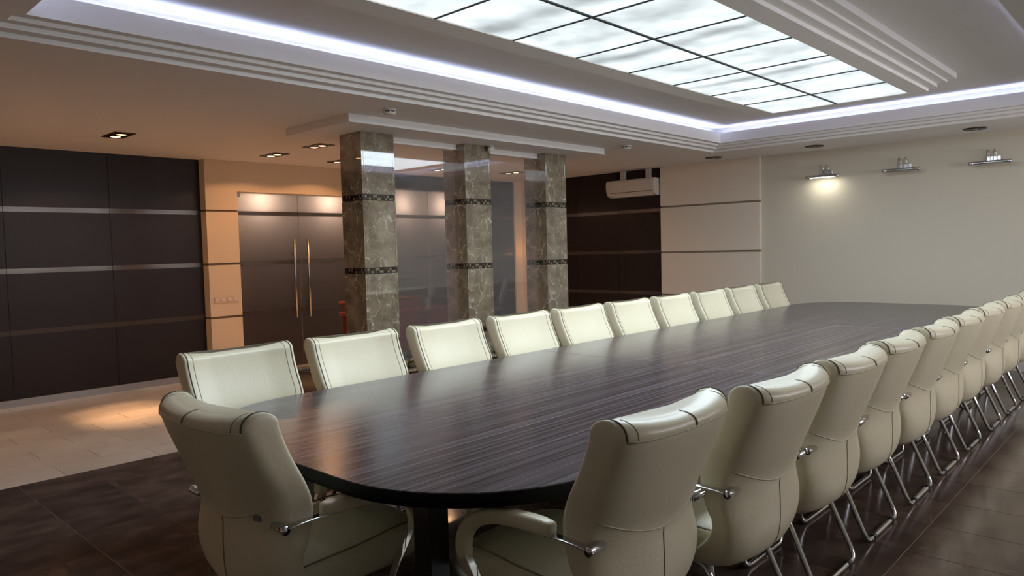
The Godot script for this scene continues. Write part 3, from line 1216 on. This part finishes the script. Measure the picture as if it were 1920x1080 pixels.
func pad(line: PackedVector3Array) -> Mesh:
	var rings := []
	var n := line.size()
	for i in n:
		var t := (line[mini(i + 1, n - 1)] - line[maxi(i - 1, 0)]).normalized()
		var a := Vector3.RIGHT
		var b := t.cross(a).normalized()
		var e := minf(float(i), float(n - 1 - i))
		var k := 0.78 + 0.22 * minf(e / 2.0, 1.0)
		var r := PackedVector3Array()
		for j in 18:
			var w := TAU * (j + 0.5) / 18
			r.append(line[i] + a * 0.024 * k * signf(cos(w)) * pow(absf(cos(w)), 0.55) + b * 0.026 * k * signf(sin(w)) * pow(absf(sin(w)), 0.55))
		rings.append(r)
	return loft(rings)


var proto: Node3D


# rear: where the rear top seam stands; turn: 0 faces away from the viewer (-z)
func chair(rear: Vector2, turn: float, label: String, group: String) -> void:
	var o: Node3D = proto.duplicate()
	o.name = numbered("conference_chair")
	add_child(o)
	o.rotation.y = turn
	o.position = Vector3(rear.x, 0, rear.y) - Basis(Vector3.UP, turn) * Vector3(0, 0, 0.40)
	tag(o, label, "chair", group)


const ORDER := ["nearest", "second", "third", "fourth", "fifth", "sixth", "seventh", "eighth", "ninth", "farthest"]


func build_chairs() -> void:
	proto = build_prototype()
	chair(Vector2(-2.375, -0.985), deg_to_rad(1.0), "cream leather armchair at the near rounded end of table, seen from behind", "chairs round the long table")
	var right_z := [-1.925, -2.602, -3.285, -3.972, -4.655, -5.34, -6.03, -6.75, -7.43, -8.14]
	var right_x := [-1.10, -1.02, -1.01, -1.02, -1.01, -1.01, -1.01, -1.0, -1.0, -1.0]
	for i in 10:
		var how: String = "%s cream leather armchair in the row along the table's right side" % ORDER[i]
		chair(Vector2(right_x[i], right_z[i]), PI / 2 + [0.0, 0.0, -0.005, 0.0, 0.005, -0.01, 0.0, 0.01, 0.0, 0.0][i], how, "chairs round the long table")
	var left_z := [-1.79, -2.52, -3.26, -4.00, -4.72, -5.44, -6.17, -6.90, -7.63, -8.36]
	for i in 10:
		var how: String = "%s cream leather armchair in the row along the table's left side" % ORDER[i]
		chair(Vector2(-3.785, left_z[i]), -PI / 2 + [0.03, 0.0, 0.01, -0.01, 0.0, 0.0, 0.0, 0.0, 0.0, 0.0][i], how, "chairs round the long table")
	proto.free()


# ------------------------------------------------------------------ lamps

func spot(parent: Node, at: Vector3, aim: Vector3, angle: float, soft: float, color: Color, energy: float, size: float) -> void:
	var l := SpotLight3D.new()
	l.name = "beam"
	l.light_color = color
	l.light_energy = energy
	l.light_size = size
	l.spot_angle = angle
	l.spot_angle_attenuation = soft
	l.spot_range = 25.0
	l.spot_attenuation = 2.0
	l.shadow_enabled = true
	parent.add_child(l, true)
	l.position = at
	l.basis = Basis.looking_at(aim, Vector3.RIGHT if absf(aim.normalized().y) > 0.9 else Vector3.UP)


func build_downlights() -> void:
	var spots := [[-7.47, 1.17, "nearest the viewer"], [-7.47, -0.70, "left of the dark glass panels in view"], [-7.47, -2.555, "before the left dark glass panels"], [-7.0, -4.42, "nearest the marble pillars"], [-7.91, -4.40, "before the left door leaf"], [-7.98, -5.36, "half hidden behind the nearest pillar"], [-7.72, -8.28, "seen beside the farthest pillar"], [-7.98, -7.05, "hidden behind the middle pillar"]]
	for s in spots:
		var t := thing("recessed_spotlight", "warm twin recessed spotlight in a bronze frame, " + s[2], "ceiling light", Vector3(s[0], CEIL, s[1]), 0, "warm recessed spotlights")
		var w := 0.36
		var d := 0.19
		for k in [-1, 1]:
			part(t, "frame", chamfered(Vector3(w, 0.008, 0.022), 0.002), M.bronze, Vector3(0, -0.004, k * (d / 2 - 0.011)))
			part(t, "frame", chamfered(Vector3(0.022, 0.008, d - 0.044), 0.002), M.bronze, Vector3(k * (w / 2 - 0.011), -0.004, 0))
		part(t, "back_plate", box_mesh(Vector3(w - 0.03, 0.004, d - 0.03)), M.bronze, Vector3(0, -0.002, 0))
		for k in [-1, 1]:
			part(t, "trim_ring", lathe(PackedVector2Array([Vector2(0.046, -0.003), Vector2(0.056, -0.003), Vector2(0.056, -0.010), Vector2(0.048, -0.012), Vector2(0.046, -0.008)]), 20), M.bronze, Vector3(k * 0.078, 0, 0))
			part(t, "bulb", lathe(PackedVector2Array([Vector2(0.044, -0.004), Vector2(0.044, -0.009), Vector2(0.03, -0.013), Vector2(0.004, -0.015)]), 20), M.lamp_warm, Vector3(k * 0.078, 0, 0))
			spot(t, Vector3(k * 0.078, -0.024, 0), Vector3(0, -1, 0), 74.0, 0.12, WARM, 0.135, 0.03)
			spot(t, Vector3(k * 0.078, -0.024, 0), Vector3(k * 0.04, -1, 0), 13.0, 0.9, WARM, 3.0, 0.03)


func build_picture_lamps() -> void:
	var xs := [-3.50, -2.585, -1.685]
	var names := ["lit chrome picture lamp throwing light on the beige wall", "unlit chrome picture lamp in the middle of the beige wall", "unlit chrome picture lamp nearest the right edge of the wall"]
	for i in 3:
		var t := thing("picture_lamp", names[i], "wall lamp", Vector3(xs[i], 2.32, FAR_Z), 0, "picture lamps on the end wall")
		part(t, "wall_plate", chamfered(Vector3(0.135, 0.07, 0.035), 0.006), M.steel, Vector3(0.02, 0.045, 0.0175))
		for k in [-1, 1]:
			var arc := PackedVector3Array([Vector3(k * 0.033 + 0.012, 0.06, 0.03), Vector3(k * 0.033, 0.125, 0.045), Vector3(k * 0.033, 0.15, 0.085), Vector3(k * 0.033, 0.12, 0.13), Vector3(k * 0.033, 0.01, 0.15)])
			part(t, "curved_arm", sweep(smooth_path(arc, 8), 0.0055, 0.0055, Vector3.ZERO, 10), M.chrome)
		var shade := PackedVector3Array()
		var r := 0.021
		for e in [-1, 1]:
			part(t, "end_cap", sweep(PackedVector3Array([Vector3(e * 0.155, 0, 0.15), Vector3(e * 0.205, 0, 0.15)]), r + 0.002, r + 0.002, Vector3.ZERO, 18), M.chrome)
		# half-round hood over the tube
		var rings := []
		for e in [-0.157, 0.157]:
			var ring_points := PackedVector3Array()
			for j in 13:
				var w := deg_to_rad(lerpf(-20.0, 200.0, j / 12.0))
				ring_points.append(Vector3(e, r * sin(w), 0.15 + r * cos(w)))
			for j in 13:
				var w := deg_to_rad(lerpf(200.0, -20.0, j / 12.0))
				ring_points.append(Vector3(e, (r - 0.003) * sin(w), 0.15 + (r - 0.003) * cos(w)))
			rings.append(ring_points)
		part(t, "hood", loft(rings, false, false), M.steel)
		part(t, "tube", sweep(PackedVector3Array([Vector3(-0.15, -0.006, 0.15), Vector3(0.15, -0.006, 0.15)]), 0.012, 0.012, Vector3.ZERO, 12), M.lamp_tube if i == 0 else M.lamp_off)
		if i == 0:
			var l := AreaLight3D.new()
			l.name = "tube_light"
			l.area_size = Vector2(0.28, 0.02)
			l.area_normalize_energy = true
			l.light_color = Color(1.0, 0.99, 0.93)
			l.light_energy = 0.075
			l.area_range = 20.0
			l.area_attenuation = 2.0
			l.shadow_enabled = true
			t.add_child(l)
			l.position = Vector3(0, -0.022, 0.145)
			l.rotation_degrees = Vector3(-80, 0, 0)


func build_fittings() -> void:
	# round ceiling fittings along the end wall
	var k := 0
	for s in [[-4.815, -9.19], [-3.465, -9.20], [-1.77, -9.25]]:
		var t := thing("round_downlight", ["unlit round recessed downlight over the grooved pale block", "unlit round recessed downlight above the lit picture lamp", "unlit round recessed downlight above the rightmost picture lamp"][k], "ceiling light", Vector3(s[0], CEIL, s[1]), 0, "unlit round downlights")
		part(t, "ring", lathe(PackedVector2Array([Vector2(0.078, -0.001), Vector2(0.112, -0.001), Vector2(0.112, -0.006), Vector2(0.100, -0.014), Vector2(0.080, -0.012)]), 28), M.ring_dark)
		part(t, "reflector", lathe(PackedVector2Array([Vector2(0.002, -0.001), Vector2(0.080, -0.001), Vector2(0.080, -0.006), Vector2(0.05, -0.003), Vector2(0.002, -0.003)]), 24), M.black_plastic)
		part(t, "bulb", lathe(PackedVector2Array([Vector2(0.03, -0.003), Vector2(0.034, -0.014), Vector2(0.024, -0.022), Vector2(0.002, -0.024)]), 18), M.lamp_off)
		for a in 3:
			part(t, "spoke", chamfered(Vector3(0.15, 0.003, 0.008), 0.001), M.ring_dark, Vector3(0, -0.0125, 0), Vector3(0, a * 60.0 + 15.0, 0))
		k += 1
	k = 0
	for s in [[-4.87, -3.76], [-4.89, -7.22]]:
		var t := thing("smoke_detector", ["white smoke detector on the ceiling before the nearest pillar", "white smoke detector on the ceiling past the farthest pillar"][k], "smoke detector", Vector3(s[0], CEIL, s[1]), 0, "smoke detectors")
		part(t, "base", lathe(PackedVector2Array([Vector2(0.056, 0.0), Vector2(0.058, -0.012), Vector2(0.054, -0.016)]), 24), M.white_plastic)
		part(t, "vent", lathe(PackedVector2Array([Vector2(0.046, -0.014), Vector2(0.046, -0.028)]), 24), M.black_plastic)
		for a in 6:
			part(t, "rib", chamfered(Vector3(0.010, 0.016, 0.012), 0.002), M.white_plastic, Basis(Vector3.UP, a * PI / 3) * Vector3(0, -0.021, 0.047), Vector3(0, a * 60.0, 0))
		part(t, "cap", lathe(PackedVector2Array([Vector2(0.052, -0.026), Vector2(0.053, -0.032), Vector2(0.045, -0.042), Vector2(0.02, -0.046), Vector2(0.002, -0.046)]), 24), M.white_plastic)
		k += 1
	# small white sensor under the bulkhead
	var sensor := thing("motion_sensor", "small white sensor under the bulkhead at the middle pillar", "sensor", Vector3(-5.50, 2.602, -5.56))
	part(sensor, "bracket", chamfered(Vector3(0.05, 0.012, 0.05), 0.003), M.white_plastic, Vector3(0, -0.006, 0))
	part(sensor, "housing", chamfered(Vector3(0.045, 0.045, 0.10), 0.010), M.white_plastic, Vector3(0, -0.030, -0.02), Vector3(18, 20, 0))
	# air conditioner
	var ac := thing("air_conditioner", "cream split air conditioner high on the dark glass end wall", "air conditioner", Vector3(-6.405, 2.26, FAR_Z))
	var prof := [[0.0, 0.0], [0.10, 0.0], [0.155, 0.03], [0.185, 0.08], [0.20, 0.16], [0.195, 0.235], [0.17, 0.262], [0.0, 0.262]]
	var rings := []
	for x in [-0.435, -0.43, 0.43, 0.435]:
		var r := PackedVector3Array()
		var mid := Vector2(0.1, 0.13)
		for p in prof:
			var q := mid + (Vector2(p[0], p[1]) - mid) * (0.985 if absf(x) > 0.432 else 1.0)
			r.append(Vector3(x, q.y, q.x))
		rings.append(r)
	part(ac, "casing", flat_loft(rings), M.ac_plastic)
	part(ac, "flap", chamfered(Vector3(0.72, 0.006, 0.075), 0.002), M.white_plastic, Vector3(0.02, 0.035, 0.150), Vector3(-52, 0, 0))
	part(ac, "outlet_slot", box_mesh(Vector3(0.74, 0.006, 0.02)), M.seam_dark, Vector3(0.02, 0.067, 0.172))
	part(ac, "front_panel", chamfered(Vector3(0.84, 0.165, 0.008), 0.003), M.ac_plastic, Vector3(0, 0.158, 0.200), Vector3(-1, 0, 0))
	part(ac, "badge", chamfered(Vector3(0.018, 0.010, 0.003), 0.0008), M.chrome, Vector3(-0.37, 0.205, 0.206))
	k = 0
	for x in [-6.62, -6.155]:
		var t := thing("pipe_cover", ["square pale pipe cover rising from the left of the air conditioner", "square pale pipe cover rising from the right of the air conditioner"][k], "pipe cover", Vector3(x, 2.522, FAR_Z), 0, "pipe covers")
		part(t, "cover", chamfered(Vector3(0.075, CEIL - 2.523, 0.06), 0.003), M.ac_plastic, Vector3(0, (CEIL - 2.523) / 2, 0.031))
		part(t, "collar", chamfered(Vector3(0.085, 0.012, 0.07), 0.003), M.ac_plastic, Vector3(0, 0.007, 0.036))
		k += 1
	# switches on the beige post
	var sw := thing("switch_plate", "row of four light switches on the beige post by the door", "light switch", Vector3(-8.71, 0.962, -4.118))
	part(sw, "plate", chamfered(Vector3(0.008, 0.082, 0.318), 0.003), M.switch_plastic, Vector3(0.004, 0, 0))
	for i in 4:
		var key := part(sw, "switch", chamfered(Vector3(0.008, 0.055, 0.060), 0.002), M.switch_plastic, Vector3(0.010, 0, (1.5 - i) * 0.077))
		part(key, "rocker", chamfered(Vector3(0.004, 0.030, 0.030), 0.001), M.white_plastic, Vector3(0.005, 0.004, 0))
	# wall light in the far left corner
	var sc := thing("wall_sconce", "small warm wall light glowing in the corner behind the farthest pillar", "wall lamp", Vector3(-8.62, 1.44, FAR_Z + 0.02))
	part(sc, "wall_plate", chamfered(Vector3(0.05, 0.09, 0.012), 0.003), M.bronze, Vector3(0, 0, 0.006))
	part(sc, "lamp_shade", lathe(PackedVector2Array([Vector2(0.012, -0.07), Vector2(0.028, -0.06), Vector2(0.034, 0.05), Vector2(0.026, 0.06)]), 16), M.lamp_sconce, Vector3(0, 0.01, 0.055))
	var o := OmniLight3D.new()
	o.name = "glow"
	o.light_color = Color(1.0, 0.7, 0.42)
	o.light_energy = 0.006
	o.light_size = 0.03
	o.omni_range = 15
	o.omni_attenuation = 2.0
	o.shadow_enabled = true
	sc.add_child(o)
	o.position = Vector3(0, 0.01, 0.055)


func flat_loft(rings: Array) -> Mesh:
	var st := SurfaceTool.new()
	st.begin(Mesh.PRIMITIVE_TRIANGLES)
	st.set_smooth_group(-1)
	var n: int = rings[0].size()
	for i in rings.size() - 1:
		for j in n:
			var j2 := (j + 1) % n
			for p in [rings[i][j], rings[i + 1][j2], rings[i + 1][j], rings[i][j], rings[i][j2], rings[i + 1][j2]]:
				st.add_vertex(p)
	for e in [0, rings.size() - 1]:
		for j in range(1, n - 1):
			for k in ([0, j + 1, j] if e == 0 else [0, j, j + 1]):
				st.add_vertex(rings[e][k])
	st.generate_normals()
	return st.commit()


# ------------------------------------------------------------------ behind the pillars

func build_lounge() -> void:
	var d := thing("reception_desk", "glossy reddish cherry wood desk seen behind the nearest marble pillar", "desk", Vector3(-6.70, 0, -5.25))
	part(d, "front_panel", chamfered(Vector3(0.035, 0.80, 1.26), 0.004), M.cherry_wood, Vector3(0.22, 0.405, 0))
	part(d, "desktop", chamfered(Vector3(0.56, 0.03, 1.30), 0.005), M.cherry_wood, Vector3(-0.03, 0.82, 0))
	for s in [-1, 1]:
		part(d, "side_panel", chamfered(Vector3(0.48, 0.80, 0.03), 0.004), M.cherry_wood, Vector3(-0.03, 0.405, s * 0.61))
	part(d, "counter_panel", chamfered(Vector3(0.03, 0.10, 1.08), 0.004), M.cherry_light, Vector3(-0.24, 0.885, 0.10))
	part(d, "counter_top", chamfered(Vector3(0.14, 0.022, 1.10), 0.004), M.cherry_light, Vector3(-0.24, 0.945, 0.10))
	var c := thing("office_chair", "black leather office chair partly hidden behind the middle pillar", "chair", Vector3(-7.25, 0, -7.18), 2.4)
	part(c, "seat", chamfered(Vector3(0.48, 0.09, 0.48), 0.03), M.black_leather, Vector3(0, 0.47, 0))
	part(c, "backrest", chamfered(Vector3(0.46, 0.56, 0.08), 0.03), M.black_leather, Vector3(0, 0.82, 0.24), Vector3(8, 0, 0))
	for s in [-1, 1]:
		part(c, "arm", sweep(rounded(PackedVector3Array([Vector3(s * 0.25, 0.47, 0.16), Vector3(s * 0.28, 0.68, 0.16), Vector3(s * 0.28, 0.68, -0.12), Vector3(s * 0.25, 0.47, -0.10)]), 0.05), 0.016, 0.016, Vector3.ZERO, 8), M.black_plastic)
	part(c, "column", lathe(PackedVector2Array([Vector2(0.03, 0.08), Vector2(0.03, 0.26), Vector2(0.022, 0.26), Vector2(0.022, 0.425)]), 14), M.black_plastic)
	for i in 5:
		var w := TAU * i / 5
		var foot := Vector3(0.28 * cos(w), 0.055, 0.28 * sin(w))
		var leg := part(c, "leg", sweep(PackedVector3Array([Vector3(0, 0.10, 0), foot + Vector3(0, 0.012, 0)]), 0.018, 0.012, Vector3.ZERO, 8), M.black_plastic)
		part(leg, "caster", sweep(PackedVector3Array([foot + Vector3(-0.018, -0.028, 0), foot + Vector3(0.018, -0.028, 0)]), 0.027, 0.027, Vector3.ZERO, 12), M.black_plastic)
